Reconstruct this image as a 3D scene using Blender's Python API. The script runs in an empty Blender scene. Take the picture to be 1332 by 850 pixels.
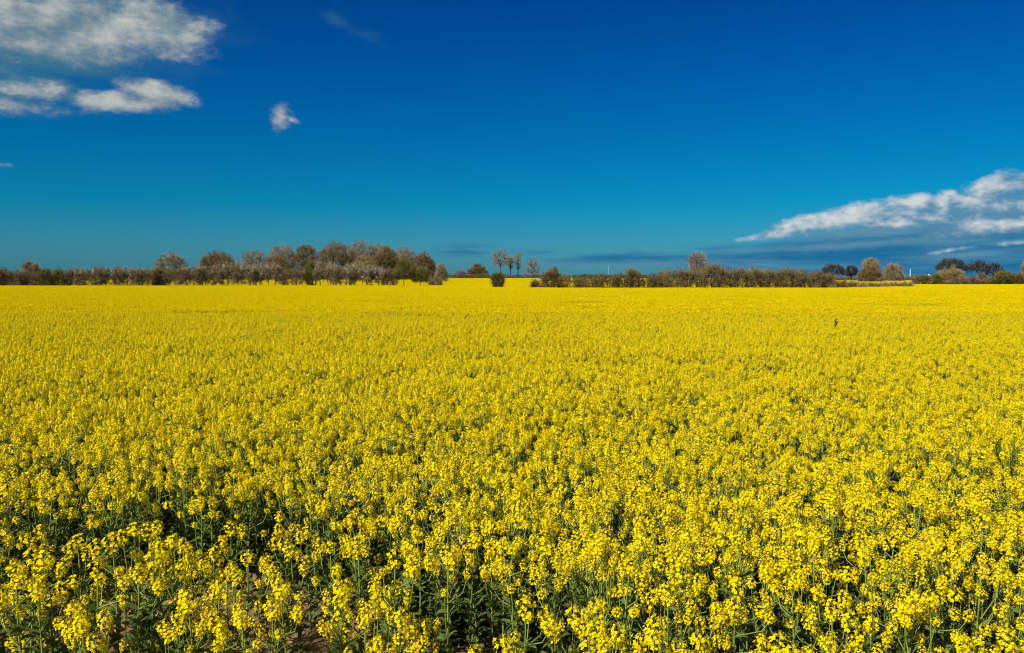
import bpy, math, random
import numpy as np
from mathutils import Vector, Matrix, Euler

# ------------------------------------------------------------------ camera, world, sun, exposure
SC = bpy.context.scene
COL = SC.collection
F_PX, CX, CY, HOR, EYE = 1100.0, 666.0, 425.0, 363.0, 2.30
PITCH = math.atan((CY - HOR) / F_PX)

cam_d = bpy.data.cameras.new("camera")
cam = bpy.data.objects.new("camera", cam_d)
COL.objects.link(cam)
cam_d.sensor_width = 36.0
cam_d.lens = 36.0 * F_PX / 1332.0
cam_d.clip_start, cam_d.clip_end = 0.05, 20000.0
cam.location = (0, 0, EYE)
cam.rotation_euler = (math.radians(90) - PITCH, 0, 0)
SC.camera = cam

SUN_EL, SUN_AZ = math.radians(38), math.radians(-136)     # azimuth clockwise from +Y: behind the camera, to its left
sun_dir = Vector((math.sin(SUN_AZ) * math.cos(SUN_EL), math.cos(SUN_AZ) * math.cos(SUN_EL), math.sin(SUN_EL)))
sun_d = bpy.data.lights.new("sun", 'SUN')
sun_d.energy = 5.0
sun_d.angle = math.radians(0.5)
sun_d.color = (1.0, 0.965, 0.89)
sun = bpy.data.objects.new("sun", sun_d)
COL.objects.link(sun)
sun.rotation_euler = sun_dir.to_track_quat('Z', 'Y').to_euler()
sun.location = (-20, -30, 30)

SC.view_settings.view_transform = 'Standard'
SC.view_settings.look = 'None'
SC.view_settings.exposure = 0.08
SC.view_settings.gamma = 1.0
SC.view_settings.use_curve_mapping = False
SC.render.engine = 'CYCLES'
SC.cycles.filter_width = 1.1
SC.cycles.max_bounces = 6
SC.cycles.diffuse_bounces = 2
SC.cycles.transmission_bounces = 3
SC.cycles.transparent_max_bounces = 4


def px_dir(px, py):
    """the world direction a point of the photograph lies in, as azimuth and elevation"""
    v = Vector(((px - CX) / F_PX, 1.0, (CY - py) / F_PX))
    c, s = math.cos(-PITCH), math.sin(-PITCH)
    v = Vector((v.x, v.y * c - v.z * s, v.y * s + v.z * c)).normalized()
    return math.atan2(v.x, v.y), math.asin(v.z)


world = bpy.data.worlds.new("World")
SC.world = world
world.use_nodes = True
WT = world.node_tree
WT.nodes.clear()


class NB:
    """small helper to write node maths as expressions"""
    def __init__(s, t): s.t = t
    def put(s, sock, v):
        if isinstance(v, bpy.types.NodeSocket): s.t.links.new(v, sock)
        else: sock.default_value = v
    def m(s, op, a, b=0.0, c=0.0, clamp=False):
        n = s.t.nodes.new('ShaderNodeMath'); n.operation = op; n.use_clamp = clamp
        s.put(n.inputs[0], a); s.put(n.inputs[1], b); s.put(n.inputs[2], c)
        return n.outputs[0]
    def add(s, a, b): return s.m('ADD', a, b)
    def sub(s, a, b): return s.m('SUBTRACT', a, b)
    def mul(s, a, b): return s.m('MULTIPLY', a, b)
    def smooth(s, v, lo, hi, a=0.0, b=1.0):
        n = s.t.nodes.new('ShaderNodeMapRange'); n.interpolation_type = 'SMOOTHSTEP'
        s.put(n.inputs[0], v)
        for i, x in enumerate((lo, hi, a, b)): s.put(n.inputs[1 + i], x)
        return n.outputs[0]
    def xyz(s, x, y, z=0.0):
        n = s.t.nodes.new('ShaderNodeCombineXYZ')
        for i, v in enumerate((x, y, z)): s.put(n.inputs[i], v)
        return n.outputs[0]
    def noise(s, vec, scale, detail=6.0, rough=0.55, dist=0.0):
        n = s.t.nodes.new('ShaderNodeTexNoise'); n.noise_dimensions = '3D'
        s.put(n.inputs['Vector'], vec); n.inputs['Scale'].default_value = scale
        n.inputs['Detail'].default_value = detail; n.inputs['Roughness'].default_value = rough
        n.inputs['Distortion'].default_value = dist
        return n.outputs[0]
    def mix(s, f, a, b, mode='MIX'):
        n = s.t.nodes.new('ShaderNodeMix'); n.data_type = 'RGBA'; n.blend_type = mode
        s.put(n.inputs[0], f)
        for sock, v in ((n.inputs[6], a), (n.inputs[7], b)):
            s.put(sock, v if isinstance(v, bpy.types.NodeSocket) else (*v[:3], 1.0))
        return n.outputs[2]
    def ramp(s, f, stops):
        n = s.t.nodes.new('ShaderNodeValToRGB'); s.put(n.inputs[0], f)
        e = n.color_ramp.elements
        while len(e) > 1: e.remove(e[-1])
        e[0].position, e[0].color = stops[0][0], (*stops[0][1], 1)
        for p, c in stops[1:]:
            k = e.new(p); k.color = (*c, 1)
        return n.outputs[0]


W = NB(WT)
SKY_STRENGTH = 0.10
tc = WT.nodes.new('ShaderNodeTexCoord')
sep = WT.nodes.new('ShaderNodeSeparateXYZ')
WT.links.new(tc.outputs['Generated'], sep.inputs[0])
dx, dy, dz = sep.outputs
az = W.m('ARCTAN2', dx, dy)
el = W.m('ARCSINE', dz)
sky = WT.nodes.new('ShaderNodeTexSky')
sky.sky_type = 'NISHITA'
sky.sun_disc = False
sky.sun_elevation = SUN_EL
sky.sun_rotation = SUN_AZ % (2 * math.pi)
sky.air_density, sky.dust_density, sky.ozone_density = 1.0, 0.4, 2.0
# a polarised sky: deep blue above, teal towards the horizon, plain daylight overhead and behind the camera
deg = W.m('MULTIPLY', el, 180 / math.pi)
tint = W.ramp(W.m('DIVIDE', deg, 60.0, clamp=True), [
    (0.00, (0.09, 0.36, 0.63)), (0.035, (0.075, 0.37, 0.62)), (0.08, (0.008, 0.38, 0.64)), (0.15, (0.002, 0.32, 0.62)),
    (0.22, (0.002, 0.26, 0.62)), (0.32, (0.002, 0.185, 0.56)), (0.6, (0.30, 0.34, 0.36)), (0.85, (0.46, 0.44, 0.41))])
front = W.smooth(dy, -0.2, 0.45)
tint = W.mix(front, (0.60, 0.60, 0.60), tint)
base = W.mix(1.0, sky.outputs[0], tint, 'MULTIPLY')

# cloud fields laid out by azimuth and elevation
uv = W.xyz(az, el, 0.0)
warp = W.sub(W.noise(W.xyz(W.mul(az, 1.0), W.mul(el, 1.8), 3.1), 9.0, 5.0, 0.6), 0.5)
warp2 = W.sub(W.noise(W.xyz(W.mul(az, 1.0), W.mul(el, 1.8), 7.7), 9.0, 5.0, 0.6), 0.5)


def blobs(items, wx=0.03, wy=0.015, du=0.0, dv=0.0):
    """largest of several soft ellipses; items (px, py, rx, ry, tilt in degrees, amount)"""
    out = None
    ua, va = W.add(W.add(az, du), W.mul(warp, wx)), W.add(W.add(el, dv), W.mul(warp2, wy))
    for px, py, rx, ry, tilt, amt in items:
        a0, e0 = px_dir(px, py)
        k = 1.0 / F_PX
        c, s = math.cos(math.radians(tilt)), math.sin(math.radians(tilt))
        p, q = W.sub(ua, a0), W.sub(va, e0)
        x = W.mul(W.add(W.mul(p, c), W.mul(q, s)), 1 / (rx * k))
        y = W.mul(W.sub(W.mul(q, c), W.mul(p, s)), 1 / (ry * k))
        d = W.m('SQRT', W.add(W.mul(x, x), W.mul(y, y)))
        v = W.mul(W.sub(1.0, d), amt)
        out = v if out is None else W.m('MAXIMUM', out, v)
    return out


def vv(n, stretch, seed, du=0.0, dv=0.0, **k):
    return W.noise(W.xyz(W.add(az, du), W.mul(W.add(el, dv), stretch), seed), n, **k)


n_a = vv(26.0, 1.7, 1.3, detail=8.0, rough=0.58)
n_b = vv(26.0, 1.7, 1.3, du=-0.010, dv=0.008, detail=8.0, rough=0.58)      # the same billows a step towards the sun
relief = W.mul(W.sub(n_a, n_b), 4.0)
n_soft = vv(10.0, 3.0, 5.5, detail=6.0, rough=0.5)
n_str = vv(12.0, 9.0, 2.2, detail=6.0, rough=0.5)

BRIGHT = [
    (90, 30, 150, 42, 0, 1.0), (205, 38, 82, 38, 0, 1.15), (60, 55, 130, 28, -4, 0.9), (-40, 20, 120, 60, 0, 1.0),
    (160, 132, 80, 15, 3, 1.1), (205, 120, 52, 17, -8, 1.15), (120, 130, 34, 15, 0, 1.0),
    (50, 118, 58, 15, 4, 0.65), (5, 138, 75, 15, 0, 0.6),
    (366, 153, 16, 21, -15, 0.62), (379, 156, 12, 5, -20, 0.4), (5, 215, 20, 4, 0, 0.28),
]
RIGHTC = [
    (1010, 304, 48, 8, 9, 1.1), (1060, 290, 60, 15, 11, 1.15), (1120, 283, 66, 20, 3, 1.15), (1190, 272, 48, 22, -2, 1.05),
    (1200, 285, 85, 17, 0, 1.0), (1255, 265, 65, 24, 8, 0.8), (1300, 242, 50, 17, 12, 1.15), (1340, 268, 70, 14, 2, 0.9),
    (1238, 251, 13, 6, 0, 0.9), (1325, 317, 34, 5, 4, 0.9), (1235, 327, 36, 3, 6, 0.42), (1320, 290, 120, 16, 4, 0.8),
]
bright_m, bright_s = blobs(BRIGHT), blobs(BRIGHT, du=-0.004, dv=0.014)      # the second: the same cloud a step towards the sun
right_m, right_s = blobs(RIGHTC, 0.022, 0.010), blobs(RIGHTC, 0.022, 0.010, -0.006, 0.010)
veil_m = blobs([
    (60, 75, 210, 34, 0, 0.9), (130, 10, 190, 50, 0, 0.9), (300, 18, 26, 10, -35, 0.35), (430, 22, 34, 9, -25, 0.30),
    (470, 45, 26, 7, -20, 0.2), (30, 110, 130, 50, 0, 0.6), (272, 25, 50, 40, 0, 0.4),
], 0.05, 0.03)
bank_m = blobs([
    (1240, 318, 330, 28, 3, 1.0), (1120, 340, 330, 26, 0, 1.0), (1330, 300, 210, 60, 6, 1.1), (840, 338, 190, 14, 0, 0.5),
    (700, 328, 90, 7, 0, 0.45), (600, 326, 60, 12, 0, 0.5), (1350, 345, 300, 34, 0, 1.0),
], 0.05, 0.012)

n_f = W.sub(vv(95.0, 1.5, 4.4, detail=7.0, rough=0.62), 0.5)
under_m = blobs([(1180, 296, 190, 13, 4, 1.0), (1290, 285, 130, 34, 6, 1.1), (1340, 262, 70, 40, 0, 1.0), (1120, 318, 200, 8, 3, 0.8), (1260, 333, 160, 6, 5, 0.7), (850, 345, 260, 9, 0, 0.6)], 0.05, 0.012)
cov_u = W.smooth(W.add(W.add(under_m, W.mul(W.sub(n_str, 0.5), 1.0)), W.mul(n_f, 0.4)), 0.0, 0.9)
cov_b = W.smooth(W.add(W.add(bright_m, W.mul(W.sub(n_a, 0.5), 0.9)), W.mul(n_f, 0.55)), 0.0, 0.66)
cov_r = W.smooth(W.add(W.add(right_m, W.mul(W.sub(n_a, 0.5), 0.95)), W.mul(n_f, 0.6)), -0.02, 0.62)
cov_v = W.smooth(W.add(veil_m, W.mul(W.sub(n_soft, 0.5), 1.0)), 0.0, 0.8)
cov_k = W.smooth(W.add(bank_m, W.mul(W.sub(n_str, 0.5), 0.9)), 0.0, 0.55)


def em(c):  # a colour as it should leave the sky, before the background strength
    return tuple(x / SKY_STRENGTH for x in c)


lit_b = W.smooth(W.add(W.add(W.mul(relief, 0.75), W.mul(W.sub(n_soft, 0.5), 2.6)), W.add(W.mul(W.sub(bright_m, bright_s), 0.75), W.mul(n_f, 0.9))), -0.75, 1.35)
col_b = W.mix(lit_b, em((0.11, 0.20, 0.27)), em((0.52, 0.53, 0.50)))
lit_r = W.smooth(W.add(W.add(W.mul(relief, 1.1), W.mul(W.sub(n_soft, 0.5), 2.2)), W.add(W.mul(W.sub(right_m, right_s), 0.75), W.mul(n_f, 0.8))), -0.70, 1.30)
col_r = W.mix(lit_r, em((0.09, 0.25, 0.40)), em((0.64, 0.66, 0.66)))
col_v = W.mix(n_soft, em((0.02, 0.14, 0.22)), em((0.07, 0.21, 0.27)))
bank_c = W.mix(W.smooth(vv(9.0, 11.0, 9.4, detail=5.0), 0.40, 0.66), em((0.012, 0.135, 0.30)), em((0.055, 0.215, 0.35)))

c1 = W.mix(W.mul(cov_v, 0.75), base, col_v)
c1 = W.mix(W.mul(cov_k, 0.95), c1, bank_c)
c1 = W.mix(W.mul(cov_u, 0.75), c1, W.mix(n_a, em((0.05, 0.20, 0.33)), em((0.17, 0.32, 0.42))))
c1 = W.mix(W.mul(cov_r, 0.92), c1, col_r)
c1 = W.mix(W.mul(cov_b, 0.95), c1, col_b)
bg = WT.nodes.new('ShaderNodeBackground')
bg.inputs['Strength'].default_value = SKY_STRENGTH
WT.links.new(c1, bg.inputs['Color'])
wo = WT.nodes.new('ShaderNodeOutputWorld')
WT.links.new(bg.outputs[0], wo.inputs[0])
world.cycles.sampling_method = 'MANUAL'
world.cycles.sample_map_resolution = 512

# ------------------------------------------------------------------ materials


def material(name, col, rough=0.7, var=0.25, scale=6.0, transl=0.0, objvar=0.0, spec=0.3, coord='Object', col2=None):
    m = bpy.data.materials.new(name); m.use_nodes = True
    t = m.node_tree; b = NB(t)
    pr = t.nodes['Principled BSDF']
    pr.inputs['Roughness'].default_value = rough
    pr.inputs['Specular IOR Level'].default_value = spec
    tcn = t.nodes.new('ShaderNodeTexCoord')
    n = b.noise(tcn.outputs[coord], scale, 4.0, 0.6)
    f = b.smooth(n, 0.3, 0.7)
    lo = col2 if col2 else tuple(c * (1 - var) for c in col)
    c = b.mix(f, lo, tuple(min(1, x * (1 + (0 if col2 else var))) for x in col))
    if objvar:
        oi = t.nodes.new('ShaderNodeObjectInfo')
        g = b.add(1 - objvar / 2, b.mul(oi.outputs['Random'], objvar))
        c = b.mix(1.0, c, b.xyz(g, g, g), 'MULTIPLY')
    t.links.new(c, pr.inputs['Base Color'])
    if transl:
        tr = t.nodes.new('ShaderNodeBsdfTranslucent'); t.links.new(c, tr.inputs['Color'])
        mx = t.nodes.new('ShaderNodeMixShader'); mx.inputs[0].default_value = transl
        t.links.new(pr.outputs[0], mx.inputs[1]); t.links.new(tr.outputs[0], mx.inputs[2])
        t.links.new(mx.outputs[0], t.nodes['Material Output'].inputs[0])
    return m


M = {
    'petal': material("petal", (0.94, 0.765, 0.001), 0.7, 0.0, 22.0, 0.13, 0.0, 0.05, col2=(0.88, 0.62, 0.001)),
    'bud': material("bud", (0.60, 0.52, 0.015), 0.6, 0.15, 30.0, 0.0, 0.0, 0.2),
    'stalk': material("stalk", (0.23, 0.28, 0.045), 0.6, 0.25, 4.0, 0.0, 0.0, 0.12),
    'leaf': material("leaf", (0.110, 0.150, 0.032), 0.55, 0.40, 7.0, 0.12, 0.0, 0.10),
}
BARK = {
    'grey': (0.33, 0.26, 0.17), 'brown': (0.25, 0.165, 0.075), 'dark': (0.080, 0.060, 0.045), 'tan': (0.36, 0.27, 0.12),
    'pink': (0.33, 0.235, 0.16), 'olive': (0.20, 0.175, 0.050), 'red': (0.25, 0.155, 0.09), 'thorn': (0.26, 0.19, 0.11),
}
for k, c in BARK.items():
    M['bark_' + k] = material("bark_" + k, tuple(x * q for x, q in zip(c, (.58, .58, .54))), 0.95, 0.3, 1.5, spec=0.0)
    M['twig_' + k] = material("twig_" + k, tuple(x * q for x, q in zip(c, (.92, .92, .80))), 0.95, 0.35, 0.5, spec=0.0)
LEAFC = {'green': (0.085, 0.15, 0.015), 'olive': (0.13, 0.14, 0.03), 'dark': (0.035, 0.055, 0.018), 'lime': (0.17, 0.20, 0.02), 'rust': (0.22, 0.13, 0.03)}
for k, c in LEAFC.items():
    M['leaf_' + k] = material("foliage_" + k, c, 0.7, 0.35, 0.9, 0.15, spec=0.15)
M['blossom'] = material("blossom", (0.70, 0.63, 0.50), 0.8, 0.15, 2.0, 0.15, spec=0.1)

# ------------------------------------------------------------------ mesh helpers (all quads)


class MB:
    def __init__(s): s.v, s.f, s.m, s.n = [], [], [], 0
    def add(s, v, f, mat=0):
        v = np.asarray(v, float).reshape(-1, 3); f = np.asarray(f, int).reshape(-1, 4)
        s.v.append(v); s.f.append(f + s.n); s.n += len(v)
        s.m.append(np.full(len(f), mat, int) if np.isscalar(mat) else np.asarray(mat, int))
    def arrays(s):
        if not s.v: return np.zeros((0, 3)), np.zeros((0, 4), int), np.zeros(0, int)
        return np.concatenate(s.v), np.concatenate(s.f), np.concatenate(s.m)
    def tube(s, pts, rad, sides=4, mat=0):
        pts = np.asarray(pts, float); k = len(pts)
        d = np.gradient(pts, axis=0); d /= np.linalg.norm(d, axis=1)[:, None] + 1e-9
        ref = np.array([0.31, 0.95, 0.05]) if abs(d[0, 2]) > 0.6 else np.array([0.0, 0.1, 1.0])
        a = np.cross(d, ref); a /= np.linalg.norm(a, axis=1)[:, None] + 1e-9
        b = np.cross(d, a)
        rad = np.broadcast_to(np.asarray(rad, float), (k,))
        th = np.arange(sides) * 2 * math.pi / sides
        v = pts[:, None] + rad[:, None, None] * (a[:, None] * np.cos(th)[None, :, None] + b[:, None] * np.sin(th)[None, :, None])
        i = np.arange(k - 1)[:, None] * sides; j = np.arange(sides)[None]; j2 = (j + 1) % sides
        f = np.stack([i + j, i + j2, i + sides + j2, i + sides + j], -1).reshape(-1, 4)
        s.add(v.reshape(-1, 3), f, mat)
    def ribbons(s, p0, p1, w0, w1, rng, mat=0):
        """thin three-sided twigs seen as tapering blades, one blade of random roll each"""
        d = p1 - p0; r = rng.normal(size=d.shape); sd = np.cross(d, r); sd /= np.linalg.norm(sd, axis=1)[:, None] + 1e-9
        w0 = np.broadcast_to(w0, (len(p0),))[:, None]; w1 = np.broadcast_to(w1, (len(p0),))[:, None]
        v = np.stack([p0 - sd * w0, p0 + sd * w0, p1 + sd * w1, p1 - sd * w1], 1)
        s.add(v.reshape(-1, 3), np.arange(len(p0) * 4).reshape(-1, 4), mat)
    def flakes(s, p, size, rng, mat=0, flat=0.0):
        """leaf-sized faces with random attitude"""
        n = len(p); a = rng.normal(size=(n, 3)); a /= np.linalg.norm(a, axis=1)[:, None]
        b = np.cross(a, rng.normal(size=(n, 3))); b /= np.linalg.norm(b, axis=1)[:, None] + 1e-9
        sz = (size * rng.uniform(0.6, 1.3, n))[:, None]
        v = np.stack([p - a * sz, p + b * sz * 0.6, p + a * sz, p - b * sz * 0.6], 1)
        s.add(v.reshape(-1, 3), np.arange(n * 4).reshape(-1, 4), mat)
    def mesh(s, name, mats, smooth=False):
        v, f, m = s.arrays()
        return np_mesh(name, v, f, m, mats, smooth)


def np_mesh(name, v, f, m, mats, smooth=False):
    me = bpy.data.meshes.new(name)
    me.vertices.add(len(v)); me.vertices.foreach_set('co', np.ascontiguousarray(v, dtype=np.float32).ravel())
    me.loops.add(len(f) * 4); me.loops.foreach_set('vertex_index', np.ascontiguousarray(f, dtype=np.int32).ravel())
    me.polygons.add(len(f)); me.polygons.foreach_set('loop_start', np.arange(len(f), dtype=np.int32) * 4)
    me.polygons.foreach_set('loop_total', np.full(len(f), 4, dtype=np.int32))
    for x in mats: me.materials.append(M[x] if isinstance(x, str) else x)
    me.polygons.foreach_set('material_index', np.ascontiguousarray(m, dtype=np.int32))
    if smooth: me.polygons.foreach_set('use_smooth', np.ones(len(f), dtype=bool))
    me.update(calc_edges=True)
    return me


def obj(name, me, parent=None, loc=(0, 0, 0)):
    o = bpy.data.objects.new(name, me); COL.objects.link(o)
    o.location = loc
    if parent: o.parent = parent
    return o


def tag(o, label=None, cat=None, group=None, kind=None):
    for k, v in (('label', label), ('category', cat), ('group', group), ('kind', kind)):
        if v: o[k] = v
    return o


def thing(name, label, cat, loc=(0, 0, 0), rz=0.0, group=None):
    o = bpy.data.objects.new(name, None); COL.objects.link(o)
    o.empty_display_size = 0.2
    o.location = loc; o.rotation_euler = (0, 0, rz)
    return tag(o, label, cat, group)


def sstep(a, b, x):
    t = np.clip((np.asarray(x, float) - a) / (b - a), 0, 1)
    return t * t * (3 - 2 * t)


def ground_z(x, y):
    x = np.asarray(x, float); y = np.asarray(y, float)
    return 1.62 * sstep(205, 430, y) + 0.03 * np.sin(x * 0.9 + 1.3) * np.sin(y * 0.7) * (np.abs(y) < 60)


def gx(px, Y): return (px - CX) / F_PX * Y
def top_z(py, Y): return EYE + (HOR - py) / F_PX * Y


# far boundary of the near crop, as distance over the direction's slope
B_PX = [-900, 0, 560, 600, 700, 1080, 1180, 1196, 2600]
B_Y = [160, 165, 170, 152, 128, 126, 150, 205, 215]
def edge_y(x, y):
    s = np.asarray(x, float) / np.maximum(np.asarray(y, float), 1) * F_PX + CX
    return np.interp(s, B_PX, B_Y)


# ------------------------------------------------------------------ ground: one sheet to the horizon
gy = np.concatenate([np.linspace(-300, -6, 12), np.linspace(-4, 12, 65), np.linspace(13, 60, 48), np.linspace(70, 460, 60), np.geomspace(520, 9000, 16)])
gxs = np.concatenate([-np.geomspace(9000, 15, 24), np.linspace(-12, 12, 97), np.geomspace(15, 9000, 24)])
X, Y = np.meshgrid(gxs, gy)
rs = np.random.default_rng(5)
Z = ground_z(X, Y) + (rs.normal(size=X.shape) * 0.012) * (np.abs(X) < 13) * (np.abs(Y) < 14)
ny, nx = X.shape
idx = np.arange(ny * nx).reshape(ny, nx)
gf = np.stack([idx[:-1, :-1], idx[:-1, 1:], idx[1:, 1:], idx[1:, :-1]], -1).reshape(-1, 4)

gm = bpy.data.materials.new("ground"); gm.use_nodes = True
t = gm.node_tree; b = NB(t); pr = t.nodes['Principled BSDF']; pr.inputs['Roughness'].default_value = 0.95
tcn = t.nodes.new('ShaderNodeTexCoord'); P = tcn.outputs['Object']
sp = t.nodes.new('ShaderNodeSeparateXYZ'); t.links.new(P, sp.inputs[0])
n1 = b.noise(P, 3.0, 8.0, 0.7); n2 = b.noise(P, 28.0, 6.0, 0.7); n3 = b.noise(P, 0.05, 5.0, 0.6)
soil = b.mix(b.smooth(n1, 0.35, 0.65), (0.17, 0.088, 0.032), (0.38, 0.21, 0.085))
soil = b.mix(b.mul(b.smooth(n2, 0.5, 0.75), 0.6), soil, (0.48, 0.29, 0.13))
grass = b.mix(n3, (0.045, 0.065, 0.02), (0.10, 0.11, 0.035))
far = b.smooth(sp.outputs[1], 40.0, 110.0)
verge = b.smooth(sp.outputs[1], 2.8, 1.6)
c = b.mix(far, soil, (0.11, 0.09, 0.04)); c = b.mix(b.smooth(sp.outputs[1], 430.0, 445.0), c, grass); c = b.mix(verge, c, grass)
t.links.new(c, pr.inputs['Base Color'])
bp = t.nodes.new('ShaderNodeBump'); bp.inputs['Strength'].default_value = 0.9; bp.inputs['Distance'].default_value = 0.02
t.links.new(n2, bp.inputs['Height']); t.links.new(bp.outputs[0], pr.inputs['Normal'])
ground = obj("ground", np_mesh("ground", np.stack([X, Y, Z], -1).reshape(-1, 3), gf, np.zeros(len(gf), int), [gm], True))
tag(ground, kind='structure')

# clods and crumbs of soil at the near edge
rc = np.random.default_rng(77)
cm = MB()
for i in range(900):
    p = np.array([rc.uniform(-4.2, 0.1), rc.uniform(4.6, 6.6), 0.0]); p[2] = float(ground_z(p[0], p[1]))
    r = rc.uniform(0.006, 0.03)
    q = np.array([[x, y_, z] for z in (-1, 1) for x, y_ in ((-1, -1), (1, -1), (1, 1), (-1, 1))]) * r * rc.uniform(0.6, 1.2, (8, 3)) + p
    cm.add(q, [[0, 1, 5, 4], [1, 2, 6, 5], [2, 3, 7, 6], [3, 0, 4, 7], [4, 5, 6, 7]], 0)
M['soil_clod'] = material("soil_clod", (0.38, 0.21, 0.10), 0.95, 0.3, 12.0, spec=0.1)
tag(obj("soil_clods", cm.mesh("soil_clods", ['soil_clod'])), "crumbled reddish brown soil clods among the front plants", "soil", kind='stuff')

# ------------------------------------------------------------------ trees and shrubs


def grow(mb, p, tips, rt, rng, f=0.38, ends=None, wig=0.06, rmax=9.0):
    n = len(tips)
    r = min(rt * n ** 0.5, rmax)
    if n <= 2:
        for q in tips:
            mid = (p + q) / 2 + rng.normal(size=3) * wig * np.linalg.norm(q - p) + np.array([0, 0, 0.04])
            mb.tube([p, mid, q], [rt, rt * 0.8, rt * 0.45], 3)
            if ends is not None: ends.append((mid, q))
        return
    c = tips.mean(0)
    q = p + (c - p) * (f + rng.uniform(-0.05, 0.08))
    L = np.linalg.norm(q - p)
    q = q + rng.normal(size=3) * wig * L
    mid = (p + q) / 2 + rng.normal(size=3) * wig * L
    mb.tube([p, mid, q], [r, r * 0.93, r * 0.85], 5 if r > 0.06 else 4)
    d = tips - q
    u, s_, vt = np.linalg.svd(tips - c, full_matrices=False)
    ax = vt[0] + 0.35 * rng.normal(size=3) * np.array([1, 1, 0.6])
    s = (tips - c) @ ax
    k = np.argsort(s); h = int(n * rng.uniform(0.36, 0.64)); h = max(1, min(n - 1, h))
    grow(mb, q, tips[k[:h]], rt, rng, f, ends, wig, r * 0.9)
    grow(mb, q, tips[k[h:]], rt, rng, f, ends, wig, r * 0.9)


def crown_tips(n, hw, z0, z1, rng, shape='dome', depth=0.9, lean=0.0):
    """points through the crown's volume, denser towards an uneven outer surface"""
    out = []
    ph = rng.uniform(0, 6.28, 6)
    while len(out) < n:
        v = rng.normal(size=3); v /= np.linalg.norm(v)
        a = math.atan2(v[1], v[0])
        lump = 1 + 0.05 * math.sin(3 * a + ph[0] + 2 * v[2]) + 0.05 * math.sin(7 * v[0] + ph[1]) + 0.05 * math.sin(9 * v[2] + ph[2] + 4 * a)
        r = rng.uniform(0.25, 1.0) ** 0.45 * lump
        if shape == 'dome':
            if v[2] < 0: continue
            z = z0 + (z1 - z0) * v[2] * r * 0.98
            p = (v[0] * r * hw, v[1] * r * hw * depth, z)
        elif shape == 'round':
            p = (v[0] * r * hw, v[1] * r * hw * depth, (z0 + z1) / 2 + v[2] * r * (z1 - z0) / 2)
        elif shape == 'umbrella':
            if v[2] < 0: continue
            r = rng.uniform(0.75, 1.0) * lump
            p = (v[0] * r * hw, v[1] * r * hw * depth, z0 + (z1 - z0) * max(0.0, v[2]) * r)
        elif shape == 'vase':
            tt = rng.uniform(0.15, 1) ** 0.8
            rr = hw * (0.25 + 0.75 * math.sin(min(1, tt * 0.95) * math.pi * 0.62)) * math.sqrt(rng.uniform(0.05, 1)) * (1.0 if tt < 0.85 else 0.8)
            p = (math.cos(a) * rr * lump, math.sin(a) * rr * depth, z0 + (z1 - z0) * tt * (1 - 0.22 * (rr / hw) ** 2))
        else:  # bank: hedge shrub, a rough block
            p = (rng.uniform(-1, 1) * hw * 1.05, rng.uniform(-1, 1) * hw * depth, z0 + (z1 - z0) * rng.uniform(0, 1) ** 0.75 * (1 + 0.13 * math.sin(5 * v[0] + ph[3])) * lump ** 0.5)
        out.append((p[0] + lean * (p[2] - z0), p[1], p[2]))
    return np.array(out)


def spray(mb, ends, n_per, L, w, rng, up=0.5, centre=None, mat=0, env=None):
    e = np.array([x[1] for x in ends]); m = np.array([x[0] for x in ends])
    i = rng.integers(0, len(e), n_per * len(e))
    t_ = rng.uniform(0, 1.1, len(i))[:, None]
    p0 = m[i] + (e[i] - m[i]) * t_
    d = rng.normal(size=p0.shape) * 0.75
    od = (e[i] - centre); od /= np.linalg.norm(od, axis=1)[:, None] + 1e-6
    d = d + od * 0.9 + np.array([0, 0, up]); d /= np.linalg.norm(d, axis=1)[:, None]
    ln = (L * rng.uniform(0.4, 1.2, len(i)))[:, None]
    pm = p0 + d * ln * 0.5
    d2 = d + np.array([0, 0, 0.25]) + rng.normal(size=d.shape) * 0.2
    p1 = pm + d2 * ln * 0.5
    if env is not None:      # twigs keep to the crown's rounded outline
        hw, dp, z0, z1 = env
        ex = [(q[:, 0] / hw) ** 2 + (q[:, 1] / (hw * dp)) ** 2 + (np.maximum(q[:, 2] - z0, 0) / (z1 - z0)) ** 2 for q in (pm, p1)]
        lim = 1.0 + rng.normal(size=len(p1)) * 0.06
        ok = (ex[1] < lim); p0, pm, p1 = p0[ok], pm[ok], p1[ok]
        n = int(len(p0) * 0.55); v = rng.normal(size=(n, 3)); v[:, 2] = np.abs(v[:, 2]); v /= np.linalg.norm(v, axis=1)[:, None]
        r = rng.uniform(0.72, 0.98, n)[:, None]
        a0 = v * r * np.array([hw, hw * dp, z1 - z0]) + np.array([0, 0, z0])
        dd = v + np.array([0, 0, 0.5]) + rng.normal(size=v.shape) * 0.5; dd /= np.linalg.norm(dd, axis=1)[:, None]
        a1 = a0 + dd * L * rng.uniform(0.15, 0.45, n)[:, None]
        mb.ribbons(a0, a1, w * 0.8, w * 0.35, rng, mat)
    mb.ribbons(p0, pm, w, w * 0.8, rng, mat); mb.ribbons(pm, p1, w * 0.8, w * 0.4, rng, mat)
    return p1


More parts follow.
